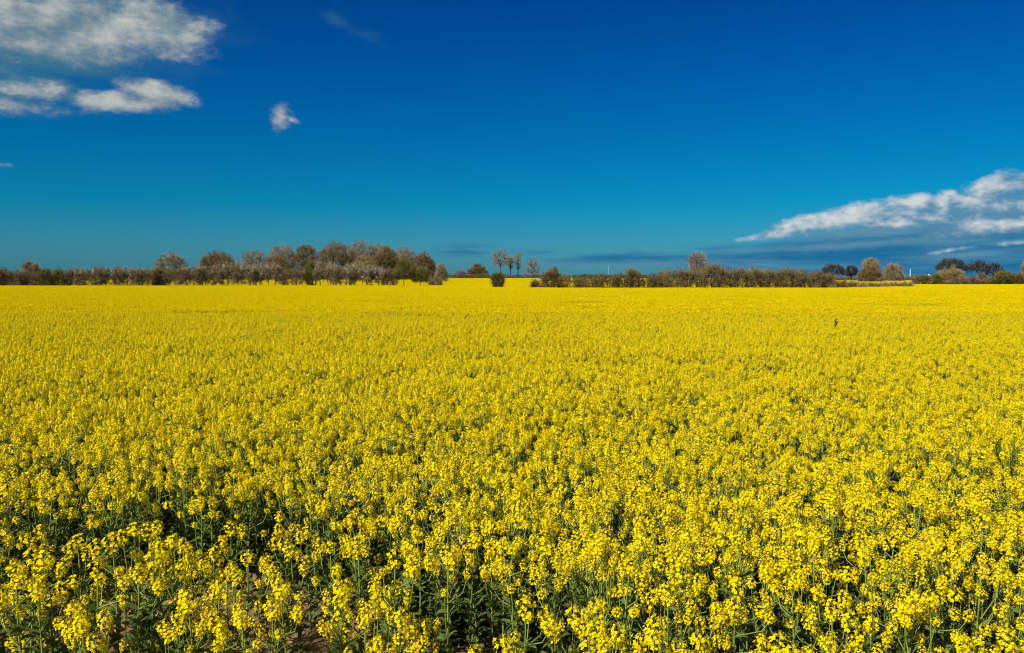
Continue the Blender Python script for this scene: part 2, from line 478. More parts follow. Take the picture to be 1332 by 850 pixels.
def tree(name, label, cat, px, py_top, hw_px, Yd, bark='grey', shape='dome', base_px=None, clear=0.25, tips=230, twigs=9, tw=0.030, L=0.9,
         leaf=None, nleaf=0, leafsize=0.10, trunk_r=None, seed=0, group=None, stems=1, blossom=0, up=0.5, lean=0.0, depth=0.9, rt=0.022, leaf_low=False):
    rng = np.random.default_rng(1000 + seed + int(px * 7) + int(Yd))
    if 200 <= Yd < 245 and 200 < px < 600:      # the wood stands well beyond the hedge
        q = 1.62; Yd *= q; tw *= q; L *= q * 0.68; up = 0.3; clear = min(clear, 0.12); tips = int(tips * 1.6); twigs = int(twigs * 0.72); hw_px *= 1.05 if px < 300 else 1.2; rt *= q; leafsize *= q
    tips = int(tips * 1.7); twigs = int(twigs * 1.45); tw *= 0.78
    x = gx(px, Yd); gz = float(ground_z(x, Yd))
    ztop = top_z(py_top, Yd) - gz
    hw = hw_px / F_PX * Yd
    z0 = ztop * clear
    over = L * 0.55
    root = thing(name, label, cat, (x, Yd, gz), 0.0, group)
    tp = crown_tips(tips, max(hw - over * 0.55, hw * 0.55), z0, ztop - over * 0.7, rng, shape, depth, lean)
    wood = MB(); ends = []
    if stems == 1:
        b0 = np.array([0, 0, -0.15]); b1 = np.array([rng.normal() * 0.1, rng.normal() * 0.1, z0 * rng.uniform(0.55, 0.8)])
        r0 = trunk_r or 0.030 * ztop
        wood.tube([b0, np.array([0, 0, 0.25]), (b0 + b1) / 2 + rng.normal(size=3) * 0.04, b1], [r0 * 1.5, r0 * 1.1, r0, r0 * 0.9], 8)
        grow(wood, b1, tp, rt, rng, 0.36, ends, rmax=r0 * 0.9)
    else:
        bx = np.stack([rng.uniform(-hw * 0.75, hw * 0.75, stems), rng.uniform(-hw * 0.35, hw * 0.35, stems) * depth, np.full(stems, -0.1)], 1)
        own = np.argmin(((tp[:, None, :2] - bx[None, :, :2]) ** 2).sum(-1), 1)
        for k in range(stems):
            tk = tp[own == k]
            if len(tk): grow(wood, bx[k], tk, rt, rng, 0.33, ends, wig=0.10, rmax=trunk_r or 0.07)
    obj("trunk" if stems == 1 else "stems", wood.mesh(name + "_wood", ['bark_' + bark]), root)
    c = np.array([0, 0, z0 + (ztop - z0) * 0.3]); cr = MB()
    env = (hw, depth, z0, ztop) if shape == 'dome' and stems == 1 and px < 590 else None
    tipsend = spray(cr, ends, twigs, L, tw, rng, up, c, 0, env)
    mats = ['twig_' + bark]
    if leaf and nleaf:
        src = tipsend
        if leaf_low: src = tipsend[tipsend[:, 2] < z0 + (ztop - z0) * 0.6]
        i = rng.integers(0, len(src), nleaf)
        back = rng.uniform(0, 0.5, nleaf)[:, None]
        pl = src[i] * (1 - back * 0.3) + c * back * 0.3 + rng.normal(size=(nleaf, 3)) * 0.18
        pl[:, 2] = np.maximum(pl[:, 2], 0.25)
        mats.append('leaf_' + leaf); cr.flakes(pl, leafsize, rng, 1)
    obj("crown" if stems == 1 else "foliage", cr.mesh(name + "_crown", mats), root)
    if blossom:
        bl = MB()
        hi = tipsend[tipsend[:, 2] > z0 + (ztop - z0) * 0.18]
        # flowers sit in sprays along some shoots only
        pick = hi[rng.integers(0, len(hi), max(8, blossom // 9))]
        i = rng.integers(0, len(pick), blossom)
        pb = pick[i] + rng.normal(size=(blossom, 3)) * np.array([0.15, 0.15, 0.26]) + np.array([-0.1, -0.25, 0.1])
        bl.flakes(pb, 0.062, rng, 0)
        obj("blossom", bl.mesh(name + "_blossom", ['blossom']), root)
    return root


G_WOOD = "bare trees of the wood behind the left hedge"
TREES = [
    # name, label, px, top, halfwidth, distance, kwargs
    ("bare_tree", "small pale pinkish bare tree rising above the hedge at far left", 42, 341, 12, 185, dict(bark='pink', shape='round', clear=0.3, tips=160, L=1.0)),
    ("bare_tree", "grey dome-shaped bare tree standing alone left of the wood", 223, 327, 25, 205, dict(bark='grey', clear=0.30, tips=260, twigs=10, tw=.034)),
    ("bare_tree", "dense brown dome-shaped bare tree between the lone grey tree and the wood", 284, 325, 28, 212, dict(bark='brown', clear=0.12, tips=340, twigs=14, tw=.040)),
    ("bare_tree", "loose pinkish grey bare tree at the wood's left end", 331, 321, 22, 222, dict(bark='pink', clear=0.3, tips=230, twigs=9)),
    ("bare_tree", "tall pale grey round tree in the left part of the wood", 369, 316, 22, 230, dict(bark='grey', clear=0.2, tips=300, twigs=12, tw=.036)),
    ("bare_tree", "brown undergrowth tree low in front of the pale grey round tree", 360, 331, 20, 214, dict(bark='brown', clear=0.1, tips=260, twigs=13, tw=.04)),
    ("bare_tree", "narrow reddish twiggy tree right of the pale grey round tree", 399, 318, 15, 226, dict(bark='red', clear=0.2, tips=240, twigs=11, tw=.034, shape='vase')),
    ("bare_tree", "broad dense brown dome tree left of the wood's highest grey tree", 437, 313, 27, 218, dict(bark='brown', clear=0.08, tips=420, twigs=15, tw=.042)),
    ("bare_tree", "highest pale grey tree in the middle of the wood", 471, 310, 24, 236, dict(bark='grey', clear=0.2, tips=330, twigs=13, tw=.036)),
    ("bare_tree", "pale grey tree just right of the wood's highest tree", 494, 314, 20, 240, dict(bark='grey', clear=0.2, tips=280, twigs=12, tw=.036)),
    ("bare_tree", "tan bushy small tree low in front of the wood's highest tree", 474, 330, 17, 210, dict(bark='tan', clear=0.1, tips=240, twigs=12, tw=.038)),
    ("ivy_tree", "dark ivy-grown brown tree in the right part of the wood", 503, 319, 18, 216, dict(bark='brown', clear=0.08, tips=340, twigs=12, tw=.036, leaf='dark', nleaf=2600, leafsize=.15, leaf_low=True)),
    ("bare_tree", "grey brown tree with a pinkish top right of the ivy-grown tree", 526, 319, 20, 232, dict(bark='pink', clear=0.15, tips=300, twigs=12, tw=.036)),
    ("bare_tree", "rounded brown tree at the wood's right end", 551, 326, 16, 224, dict(bark='brown', clear=0.1, tips=280, twigs=13, tw=.038)),
    ("bare_tree", "small grey tree standing off the wood's right end", 574, 341, 10, 260, dict(bark='grey', clear=0.2, tips=170, twigs=10, tw=.034)),
    ("bare_tree", "wide dense brown tree low on the skyline beyond the far hedge", 621, 343, 15, 440, dict(bark='brown', clear=0.1, tips=300, twigs=14, tw=.07, L=1.3, rt=.04)),
    ("bare_tree", "low pinkish bush left of the wide brown skyline tree", 600, 350, 9, 438, dict(bark='pink', clear=0.1, tips=150, twigs=9, tw=.05, L=1.0, rt=.04)),
    ("bare_tree", "tallest bare tree of the open row beyond the central gap", 651, 322, 15, 440, dict(bark='pink', clear=0.36, tips=120, twigs=4, tw=.05, L=1.5, rt=.055, shape='round', trunk_r=.42)),
    ("bare_tree", "thin leaning bare tree second from left in the open row", 664, 333, 7, 444, dict(bark='tan', clear=0.3, tips=70, twigs=4, tw=.045, L=1.3, rt=.05, shape='vase', trunk_r=.3)),
    ("bare_tree", "narrow upright bare tree third from left in the open row", 674, 327, 6.5, 446, dict(bark='tan', clear=0.2, tips=80, twigs=4, tw=.045, L=1.2, rt=.05, shape='vase', trunk_r=.35)),
    ("bare_tree", "rounded bare tree at the right end of the open row", 693, 332, 12, 442, dict(bark='pink', clear=0.22, tips=120, twigs=4, tw=.045, L=1.3, rt=.055, shape='dome', trunk_r=.4)),
    ("bare_tree", "lone fan-shaped bare tree rising from the right hedge", 906, 327, 13, 134, dict(bark='pink', clear=0.42, tips=150, twigs=7, tw=.017, L=.6, rt=.014, shape='round', trunk_r=.10)),
    ("dark_tree", "wide flat-topped dark tree in the distant right clump", 1083, 343, 17, 300, dict(bark='dark', clear=0.42, tips=230, twigs=4, tw=.05, L=.9, rt=.03, shape='umbrella')),
    ("dark_tree", "small round dark tree right of the wide flat-topped one", 1107, 345, 9, 304, dict(bark='dark', clear=0.35, tips=190, twigs=4, tw=.05, L=.8, rt=.03, shape='round', leaf='dark', nleaf=700, leafsize=.13)),
    ("bare_tree", "tall tan bare tree above the brown thicket at right", 1131, 335, 11, 306, dict(bark='tan', clear=0.4, tips=150, twigs=8, tw=.04, L=1.1, rt=.035, shape='round')),
    ("thicket", "dense brown thicket at the foot of the tall tan tree", 1131, 345, 17, 285, dict(bark='brown', clear=0.08, tips=330, twigs=13, tw=.045, L=.9)),
    ("bare_tree", "grey brown spreading bare tree left of the pale mast at right", 1160, 341, 16, 300, dict(bark='grey', clear=0.12, tips=260, twigs=10, tw=.04, L=1.1, lean=.04)),
    ("dark_tree", "dark domed tree behind the big olive bush at right", 1236, 335, 21, 260, dict(bark='dark', clear=0.52, tips=260, twigs=4, tw=.045, L=.8, rt=.03, shape='umbrella', trunk_r=.22)),
    ("dark_tree", "dark umbrella-shaped tree with visible leaning limbs at right", 1271, 338, 17, 262, dict(bark='dark', clear=0.48, tips=190, twigs=4, tw=.042, L=.8, rt=.03, shape='umbrella', trunk_r=.24)),
    ("dark_tree", "lower dark umbrella-shaped tree rightmost of the dark group", 1292, 341, 12, 264, dict(bark='dark', clear=0.42, tips=150, twigs=4, tw=.042, L=.8, rt=.03, shape='umbrella', trunk_r=.2)),
    ("bare_tree", "pinkish bare tree cut off by the right edge", 1336, 337, 9, 262, dict(bark='pink', clear=0.3, tips=150, twigs=9, tw=.038, shape='round')),
]
for i, (nm, lb, px, pt, hw, Yd, kw) in enumerate(TREES):
    tree(nm, lb, "tree" if nm != 'thicket' else "thicket", px, pt, hw, Yd, seed=i, **kw)

# shrubs of the left hedgerow: (px, top, half width, kind, label)
th = dict(bark='thorn', shape='bank', stems=6, clear=0.22, tips=150, twigs=12, tw=.024, L=.65, rt=.012, depth=1.0)
LEFT = [
    (0, 352, 8, 'evergreen', "dark evergreen shrub cut off by the left edge"),
    (19, 353, 13, 'bare', "brown twiggy shrub at far left, just below the small pale tree"),
    (41, 354, 12, 'bare', "low brown shrub under the small pale pinkish tree at far left"),
    (61, 348, 11, 'green', "bright green leafy bush, brightest in the left hedgerow"),
    (78, 348, 10, 'olive', "olive green bush touching the bright green bush on its right"),
    (97, 352, 11, 'mixed', "low dark green and brown shrub right of the olive bush"),
    (119, 352, 14, 'pale', "pale thorn shrub, first with blossom counting from the left"),
    (144, 349, 14, 'pale', "tall pale thorn shrub midway to the lone grey tree"),
    (169, 350, 14, 'pale', "pale thorn shrub between the tall pale thorn and the dark leafy sapling"),
    (192, 351, 12, 'bare', "brown thorn shrub just left of the dark leafy sapling"),
    (207, 349, 8, 'green', "dark leafy sapling below the left side of the lone grey tree"),
    (226, 352, 13, 'bare', "brown thorn shrub directly below the lone grey tree"),
    (250, 348, 13, 'pale', "lightly blossoming thorn shrub below the gap right of the lone grey tree"),
    (274, 349, 13, 'pale', "greyish thorn shrub below the dense brown dome tree's left side"),
    (298, 345, 13, 'blossom', "tall blossoming thorn shrub below the dense brown dome tree's right side"),
    (320, 346, 12, 'blossom', "blossoming thorn shrub just left of the white rounded blossom bush"),
    (331, 338, 8, 'greenback', "green upright shrub peeping out behind the white blossom"),
    (349, 346, 14, 'white', "white rounded blossom bush right of the green upright shrub"),
    (378, 350, 15, 'bare', "brown shrub without blossom left of the yellow-green upright shrub"),
    (404, 336, 9, 'lime', "tall upright yellow-green shrub interrupting the left hedgerow"),
    (425, 345, 12, 'white', "white blossom bush right of the yellow-green upright shrub"),
    (447, 347, 12, 'blossom', "blossoming thorn shrub below the broad dense brown dome tree"),
    (469, 346, 12, 'white', "white blossom bush with one tall flowering shoot below the wood"),
    (490, 350, 11, 'white', "low whitish blossom bush left of the bare brownish shrub"),
    (508, 352, 9, 'bare', "bare brownish shrub left of the two bushy saplings"),
    (526, 334, 15, 'sapling', "taller olive sapling with a clear trunk near the hedge's right end"),
    (547, 346, 13, 'sapling', "shorter brown-green sapling at the hedge's right end"),
    (566, 362, 9, 'low', "low straggly green scrub trailing from the left hedge's end"),
]
KINDS = {
    'evergreen': ('evergreen_shrub', 'shrub', dict(th, bark='brown', leaf='dark', nleaf=1500, leafsize=.11, clear=.05)),
    'bare': ('thorn_shrub', 'shrub', dict(th, leaf='olive', nleaf=160, leafsize=.07)),
    'pale': ('thorn_shrub', 'shrub', dict(th, bark='thorn', blossom=620, leaf='olive', nleaf=200, leafsize=.07)),
    'blossom': ('thorn_shrub', 'shrub', dict(th, blossom=1300)),
    'white': ('blossom_bush', 'bush', dict(th, blossom=2300, clear=.34)),
    'green': ('green_bush', 'bush', dict(th, bark='brown', leaf='green', nleaf=1500, leafsize=.10, clear=.12, shape='dome')),
    'greenback': ('green_bush', 'bush', dict(th, bark='olive', leaf='lime', nleaf=1100, leafsize=.09, clear=.10, shape='vase')),
    'lime': ('green_bush', 'bush', dict(th, bark='olive', leaf='lime', nleaf=1700, leafsize=.09, clear=.05, shape='round')),
    'olive': ('olive_bush', 'bush', dict(th, bark='olive', leaf='olive', nleaf=900, leafsize=.10, clear=.12, shape='dome')),
    'mixed': ('mixed_shrub', 'shrub', dict(th, leaf='green', nleaf=500, leafsize=.10, clear=.2)),
    'sapling': ('sapling', 'tree', dict(bark='olive', shape='dome', clear=.34, tips=230, twigs=11, tw=.020, L=.7, rt=.014, leaf='olive', nleaf=1300, leafsize=.075, stems=1, trunk_r=.09)),
    'low': ('scrub', 'scrub', dict(th, leaf='lime', nleaf=350, leafsize=.07, clear=.2, tips=60)),
    'bramble': ('bramble', 'bramble', dict(th, bark='red', leaf='rust', nleaf=160, leafsize=.07, clear=.15, tips=50)),
    'bigbush': ('leafy_bush', 'bush', dict(th, bark='brown', leaf='olive', nleaf=2200, leafsize=.075, clear=.10, tips=240, shape='dome', L=.5)),
    'gapbush': ('leafy_bush', 'bush', dict(th, bark='olive', leaf='olive', nleaf=1100, leafsize=.07, clear=.08, tips=110, shape='vase', L=.5)),
    'thin': ('hedge_shrub', 'shrub', dict(th, bark='brown', leaf='olive', nleaf=1200, leafsize=.06, clear=.22, tips=130, twigs=10, tw=.018, stems=13, L=.45, rt=.011)),
    'brush': ('hedge_shrub', 'shrub', dict(th, bark='thorn', leaf='olive', nleaf=1300, leafsize=.06, clear=.22, tips=150, twigs=11, tw=.020, stems=13, L=.6, rt=.012, up=1.0)),
}


def shrub(px, pt, hw, kind, label, Yd, i, group=None, **over):
    nm, cat, kw = KINDS[kind]
    if kind in ('thin', 'brush'): pt += 1.2
    if kind in ('bare', 'pale', 'blossom', 'white', 'thin', 'brush'): hw *= 1.22 if Yd > 140 else 1.55
    kw = dict(kw); kw.update(over)
    tree(nm, label, cat, px, pt, hw, Yd, seed=300 + i, group=group, **kw)


for i, (px, pt, hw, kd, lb) in enumerate(LEFT):
    yd = float(np.interp(px, B_PX, B_Y)) + 2.2 + (2.5 if kd == 'greenback' else 0) + (i % 3) * 0.4
    shrub(px, pt, hw, kd, lb, yd, i)

RIGHT = [
    (647, 354, 10, 'gapbush', "rounded green bush standing alone in the gap between the hedges"),
    (696, 366, 6, 'bramble', "low rusty bramble at the left foot of the big olive bush"),
    (718, 348, 18, 'bigbush', "big rounded olive bush at the right hedge's left end"),
    (745, 359, 13, 'thin', "low hedge shrub touching the big olive bush"),
    (768, 358, 13, 'thin', "low hedge shrub second to the right of the big olive bush"),
    (790, 356, 12, 'thin', "low hedge shrub in front of the thin central mast"),
    (811, 356, 11, 'thin', "low hedge shrub right of the one before the central mast"),
    (823, 351, 6, 'brush', "spiky shoot-topped shrub, tallest between mast and lone tree"),
    (840, 357, 12, 'thin', "low hedge shrub right of the spiky shoot-topped shrub"),
    (858, 358, 10, 'thin', "lowest hedge shrub, in the dip left of the lone fan-shaped tree"),
    (878, 352, 13, 'brush', "dark hedge shrub left of the lone fan-shaped tree's foot"),
    (900, 352, 12, 'brush', "hedge shrub around the foot of the lone fan-shaped tree"),
    (926, 345, 9, 'brush', "tallest dark hedge shrub, right of the lone fan-shaped tree"),
    (945, 349, 12, 'brush', "wind-swept hedge shrub right of the tallest dark shrub"),
    (965, 349, 12, 'brush', "wind-swept hedge shrub second right of the tallest dark shrub"),
    (985, 351, 11, 'brush', "lower wind-swept hedge shrub in the middle of the brushy stretch"),
    (1005, 350, 12, 'brush', "wind-swept hedge shrub fourth right of the tallest dark shrub"),
    (1026, 351, 12, 'brush', "wind-swept hedge shrub third from the brushy stretch's right end"),
    (1047, 353, 12, 'brush', "wind-swept hedge shrub second from the brushy stretch's right end"),
    (1066, 356, 10, 'brush', "last brushy hedge shrub before the hedge sinks low"),
    (1084, 363, 10, 'thin', "low ragged hedge piece right after the brushy stretch"),
    (1108, 367, 15, 'low', "straggly low scrub below the distant dark trees"),
    (1138, 368, 16, 'low', "straggly low scrub below the brown thicket"),
    (1168, 368, 16, 'low', "straggly low scrub below the pale mast at right"),
]
for i, (px, pt, hw, kd, lb) in enumerate(RIGHT):
    yd = float(np.interp(px, B_PX, B_Y)) + 1.6 + (i % 3) * 0.3 - (6 if px == 647 else 0)
    ov = dict(lean=.12) if kd == 'brush' and px > 930 else {}
    shrub(px, pt, hw, kd, lb, yd, 60 + i, **ov)

FARR = [
    (1198, 359, 10, 'mixed', "dark low shrub just below the white cottage roof"),
    (1217, 357, 10, 'olive', "green and brown shrub left of the big olive bush at right"),
    (1236, 346, 22, 'bigbush', "big olive bush in front of the dark domed tree"),
    (1262, 361, 12, 'bare', "dark low shrub right of the big olive bush at right"),
    (1276, 356, 10, 'olive', "pale olive shrub below the dark umbrella-shaped tree"),
    (1290, 362, 9, 'bare', "low brown shrub between the pale olive and round green bushes"),
    (1303, 352, 12, 'gapbush', "round green bush under the rightmost dark tree"),
    (1322, 358, 11, 'evergreen', "low dark shrub close to the right edge"),
    (1338, 356, 8, 'bare', "brown shrub cut off by the right edge"),
]
for i, (px, pt, hw, kd, lb) in enumerate(FARR):
    ov = dict(leafsize=.12, tw=.03, L=.8)
    if kd == 'bigbush': ov.update(bark='tan', nleaf=1500, leaf='olive')
    if kd == 'gapbush': ov.update(leaf='olive')
    shrub(px, pt, hw, kd, lb, 212.0 + (i % 3), 120 + i, **ov)


def far_hedge(px0, px1, Yd, ytop, label, seed, leaf='green', bark='brown'):
    rng = np.random.default_rng(seed)
    x0, x1 = gx(px0, Yd), gx(px1, Yd)
    gz = float(ground_z((x0 + x1) / 2, Yd)); h = top_z(ytop, Yd) - gz
    root = thing("hedge", label, "hedge", ((x0 + x1) / 2, Yd, gz)); half = (x1 - x0) / 2
    n = int((x1 - x0) * 70)
    p = np.stack([rng.uniform(-half, half, n), rng.uniform(-0.9, 0.9, n), rng.uniform(0.1, 1, n) ** 0.8 * h], 1)
    p[:, 2] *= 0.95 + 0.07 * np.sin(p[:, 0] * 0.7) + 0.05 * np.sin(p[:, 0] * 2.3 + 1)
    d = rng.normal(size=p.shape) * 0.45 + np.array([0, 0, 0.5])
    a = MB(); a.ribbons(p, p + d, .06, .03, rng)
    obj("stems", a.mesh("hedge_stems", ['twig_' + bark]), root)
    q = p[p[:, 2] > h * 0.42]; q = np.repeat(q, 2, 0) + rng.normal(size=(2 * len(q), 3)) * 0.2
    bq = MB(); bq.flakes(q, .14, rng); obj("foliage", bq.mesh("hedge_foliage", ['leaf_' + leaf]), root)


far_hedge(-60, 552, 340, 357.5, "brown undergrowth along the foot of the wood", 4, 'olive')
far_hedge(552, 742, 432, 357.6, "trimmed green far hedge across the central gap", 1, 'olive')
far_hedge(745, 900, 432, 358.2, "far hedge seen over the right hedge's low stretch", 2, 'dark', 'dark')
far_hedge(1062, 1232, 330, 361.3, "low far hedge behind the yellow strip at right", 3, 'olive')

# masts and the cottage
def mast(px, ytop, Yd, w, col, label):
    x = gx(px, Yd); gz = float(ground_z(x, Yd)); h = top_z(ytop, Yd) - gz
    m = MB(); m.tube([(0, 0, -.3), (0, 0, h * .5), (0, 0, h)], [w, w * .85, w * .6], 10)
    r = thing("mast", label, "mast", (x, Yd, gz))
    obj("pole", m.mesh("mast_pole", [col]), r)
    c = MB(); c.tube([(0, 0, h), (0, 0, h + w * 1.2)], [w * 1.0, w * .5], 8); obj("cap", c.mesh("mast_cap", [col]), r)
M['pale_metal'] = material("pale_metal", (0.60, 0.60, 0.60), 0.5, 0.05)
M['dark_wood'] = material("dark_wood", (0.07, 0.06, 0.05), 0.8, 0.2)
mast(791, 347, 520, .13, 'pale_metal', "thin pale mast on the skyline above the right hedge's low stretch")
mast(1183, 351.5, 420, .30, 'pale_metal', "thicker pale mast on the skyline left of the cottage roof")
mast(31.5, 344, 186, .12, 'dark_wood', "dark thin pole beside the small pale tree at far left")

M['whitewash'] = material("whitewash", (0.75, 0.74, 0.70), 0.8, 0.06)
M['slate'] = material("slate", (0.55, 0.56, 0.57), 0.6, 0.1)
M['dark_glass'] = material("dark_glass", (0.03, 0.035, 0.04), 0.15, 0.1)
def box(mb, x0, x1, y0, y1, z0, z1, mat=0):
    v = [(x0, y0, z0), (x1, y0, z0), (x1, y1, z0), (x0, y1, z0), (x0, y0, z1), (x1, y0, z1), (x1, y1, z1), (x0, y1, z1)]
    mb.add(v, [[0, 1, 5, 4], [1, 2, 6, 5], [2, 3, 7, 6], [3, 0, 4, 7], [4, 5, 6, 7], [3, 2, 1, 0]], mat)
hx = gx(1203, 400); hz = float(ground_z(hx, 400)); zr = top_z(358.2, 400) - hz
house = thing("cottage", "small white cottage peeping over the hedge right of the thicker mast", "cottage", (hx, 400, hz), 0.15)
a = MB(); box(a, -2.2, 2.2, -2.5, 2.5, -0.2, zr - 1.0)
a.add([(-2.2, -2.5, zr - 1), (-2.2, 2.5, zr - 1), (-2.2, 0, zr - .1), (-2.2, 0, zr - .1)], [[0, 1, 2, 3]]); a.add([(2.2, -2.5, zr - 1), (2.2, 2.5, zr - 1), (2.2, 0, zr - .1), (2.2, 0, zr - .1)], [[0, 1, 2, 3]])
obj("wall", a.mesh("cottage_wall", ['whitewash']), house)
a = MB()
for s in (-1, 1):
    a.add([(-2.4, s * 2.8, zr - 1.05), (2.4, s * 2.8, zr - 1.05), (2.4, 0, zr), (-2.4, 0, zr), (-2.4, s * 2.8, zr - 1.17), (2.4, s * 2.8, zr - 1.17), (2.4, 0, zr - .12), (-2.4, 0, zr - .12)],
          [[0, 1, 2, 3], [4, 5, 6, 7], [0, 1, 5, 4], [1, 2, 6, 5], [3, 0, 4, 7]])
roof = obj("roof", a.mesh("cottage_roof", ['slate']), house)
a = MB(); box(a, 1.5, 2.0, -.25, .25, zr - .4, zr + .5); obj("chimney", a.mesh("cottage_chimney", ['whitewash']), roof)
for s in (-1, 1):
    a = MB(); box(a, s * 1.2 - .35, s * 1.2 + .35, -2.56, -2.48, .9, 1.8); obj("window", a.mesh("cottage_window", ['dark_glass']), house)

# ------------------------------------------------------------------ oilseed rape
RP = ['petal', 'bud', 'stalk', 'leaf']


def rot_to(d):
    return np.array(Vector((0, 0, 1)).rotation_difference(Vector(d)).to_matrix())


def make_head(rng, n=34, rad=0.034, hgt=0.080):
    """a raceme: four-petalled flowers in a dome round a core of buds"""
    mb = MB()
    mb.tube([(0, 0, -0.02), (0, 0, hgt * 0.9)], [0.0022, 0.0015], 3, 2)
    for k in range(n):
        t_ = (k + 0.5) / n; a = k * 2.399 + rng.normal() * 0.25
        rr = rad * (0.55 + 0.45 * math.sin(math.pi * min(1, 0.28 + 0.72 * (1 - t_)))) * rng.uniform(0.8, 1.12)
        if t_ > 0.85: rr *= 0.6
        z = hgt * (t_ * 0.95) + rng.normal() * 0.004
        c = np.array([math.cos(a) * rr, math.sin(a) * rr, z])
        nrm = np.array([math.cos(a) * 0.9, math.sin(a) * 0.9, 0.35 + 1.0 * t_]) + rng.normal(size=3) * 0.25
        nrm /= np.linalg.norm(nrm); R = rot_to(nrm); roll = rng.uniform(0, 1.57)
        size = rng.uniform(0.0072, 0.0098)
        if rng.random() < 0.5: mb.ribbons(np.array([[0, 0, z - 0.012]]), c[None], 0.0007, 0.0006, rng, 2)
        for q in range(4):
            th_ = roll + q * math.pi / 2; cu = rng.uniform(0.0, 0.45)
            u = np.array([math.cos(th_), math.sin(th_), cu]); s = np.array([-math.sin(th_), math.cos(th_), 0])
            lv = np.array([0 * u, u * size * 0.62 + s * size * 0.46, u * size * 1.08, u * size * 0.62 - s * size * 0.46])
            mb.add(lv @ R.T + c, [[0, 1, 2, 3]], 0)
    for k in range(9):
        a = k * 2.4; r = rng.uniform(0, 0.008); p = np.array([math.cos(a) * r, math.sin(a) * r, hgt * 0.93 + rng.uniform(-0.004, 0.006)])
        d = np.array([math.cos(a) * 0.3, math.sin(a) * 0.3, 1.0]) * 0.006
        mb.tube([p - d, p, p + d], [0.0008, 0.0022, 0.0008], 3, 1)
    return mb


def make_leaf(mb, p, a, L, w, rng, droop=0.5, rise=0.6):
    d = np.array([math.cos(a), math.sin(a), 0]); s = np.array([-math.sin(a), math.cos(a), 0])
    tw = rng.normal() * 0.5
    s = s * math.cos(tw) + np.array([0, 0, 1]) * math.sin(tw)
    pts, k = [], 4
    for i in range(k + 1):
        t_ = i / k
        c = p + d * L * t_ * (1 - 0.1 * t_) + np.array([0, 0, L * (rise * t_ - droop * t_ * t_ * 1.5)])
        ww = w * (0.35 + 0.65 * math.sin(math.pi * min(1, 0.15 + t_ * 0.8))) * (1.0 if i < k else 0.15)
        up = np.array([0, 0, ww * 0.35])
        pts += [c - s * ww + up, c, c + s * ww + up]
    f = []
    for i in range(k):
        o = i * 3
        f += [[o, o + 1, o + 4, o + 3], [o + 1, o + 2, o + 5, o + 4]]
    mb.add(pts, f, 3)


NHEAD = 6
head_mb = [make_head(np.random.default_rng(50 + i), n=int(32 + 4 * (i % 4)), rad=0.0265 + 0.003 * (i % 3), hgt=0.058 + 0.012 * (i % 4)) for i in range(NHEAD)]
head_arr = [h.arrays() for h in head_mb]
head_me = [h.mesh("flower_head_%d" % i, RP) for i, h in enumerate(head_mb)]


def plant_spec(rng, H=1.0, nb=5, leaves=20):
    st, lf, heads = MB(), MB(), []
    lean = rng.normal(size=2) * 0.05
    def ax(z): return np.array([lean[0] * z * z, lean[1] * z * z, z]) + np.array([0.012 * math.sin(5 * z + lean[0] * 90), 0.012 * math.cos(4 * z), 0])
    zs = np.linspace(-0.03, H - 0.07, 8)
    st.tube([ax(z) for z in zs], np.linspace(0.0070, 0.0034, 8), 5, 2)
    tip = ax(H - 0.07)
    heads.append((tip, np.array([lean[0], lean[1], 1.0]), rng.uniform(0.95, 1.2), int(rng.integers(NHEAD))))
    for b_ in range(nb):
        zb = H * rng.uniform(0.42, 0.80); a = b_ * 2.4 + rng.normal() * 0.4
        p = ax(zb); top = H * rng.uniform(0.72, 0.97) - 0.06
        top = max(top, zb + 0.10)
        out = rng.uniform(0.05, 0.15)
        e = ax(top) + np.array([math.cos(a) * out, math.sin(a) * out, 0])
        m = p + (e - p) * 0.5 + np.array([math.cos(a) * out * 0.28, math.sin(a) * out * 0.28, -0.01])
        st.tube([p, m, e], [0.0038, 0.0032, 0.0024], 4, 2)
        d = (e - m); d[2] += 0.12; d /= np.linalg.norm(d)
        heads.append((e, d, rng.uniform(0.55, 1.05), int(rng.integers(NHEAD))))
        make_leaf(lf, p, a, rng.uniform(0.05, 0.10), 0.012, rng, 0.3, 0.5)
    # thin young pods under the heads
    for k in range(9):
        z = H - 0.09 - rng.uniform(0, 0.16); a = k * 2.4; p = ax(z)
        e = p + np.array([math.cos(a) * 0.03, math.sin(a) * 0.03, 0.025]); st.ribbons(p[None], e[None], 0.0012, 0.0008, rng, 2)
    for k in range(leaves):
        z = H * (0.05 + 0.70 * (k / leaves)) + rng.normal() * 0.02; z = max(0.03, z)
        big = 1 - 0.6 * z / H
        make_leaf(lf, ax(z), k * 2.4 + rng.normal() * 0.3, rng.uniform(0.04, 0.11) * big + 0.02, rng.uniform(0.007, 0.015) * big + 0.005, rng, rng.uniform(0.1, 0.6), rng.uniform(0.4, 1.6))
    return st, lf, heads


def joined(spec):
    st, lf, heads = spec
    mb = MB()
    for s in (st, lf):
        v, f, m = s.arrays(); mb.add(v, f, m)
    for p, d, sc, hv in heads:
        v, f, m = head_arr[hv]; mb.add((v * sc) @ rot_to(d).T + p, f, m)
    return mb.arrays()


rp = np.random.default_rng(21)
SPECS = [plant_spec(rp, H=1.0, nb=int(rp.integers(6, 10)), leaves=int(rp.integers(30, 40))) for i in range(9)]
FRONT_SPECS = [plant_spec(rp, H=0.9, nb=int(rp.integers(2, 7)), leaves=int(rp.integers(28, 38))) for i in range(7)]
def leafy(rng, H):
    st, lf, _ = plant_spec(rng, H=H, nb=0, leaves=30)
    return joined((st, lf, []))
LOW = [leafy(rp, h) for h in (0.30, 0.38, 0.45, 0.34)]
PL = [joined(s) for s in SPECS]
PLF = [joined(s) for s in FRONT_SPECS]


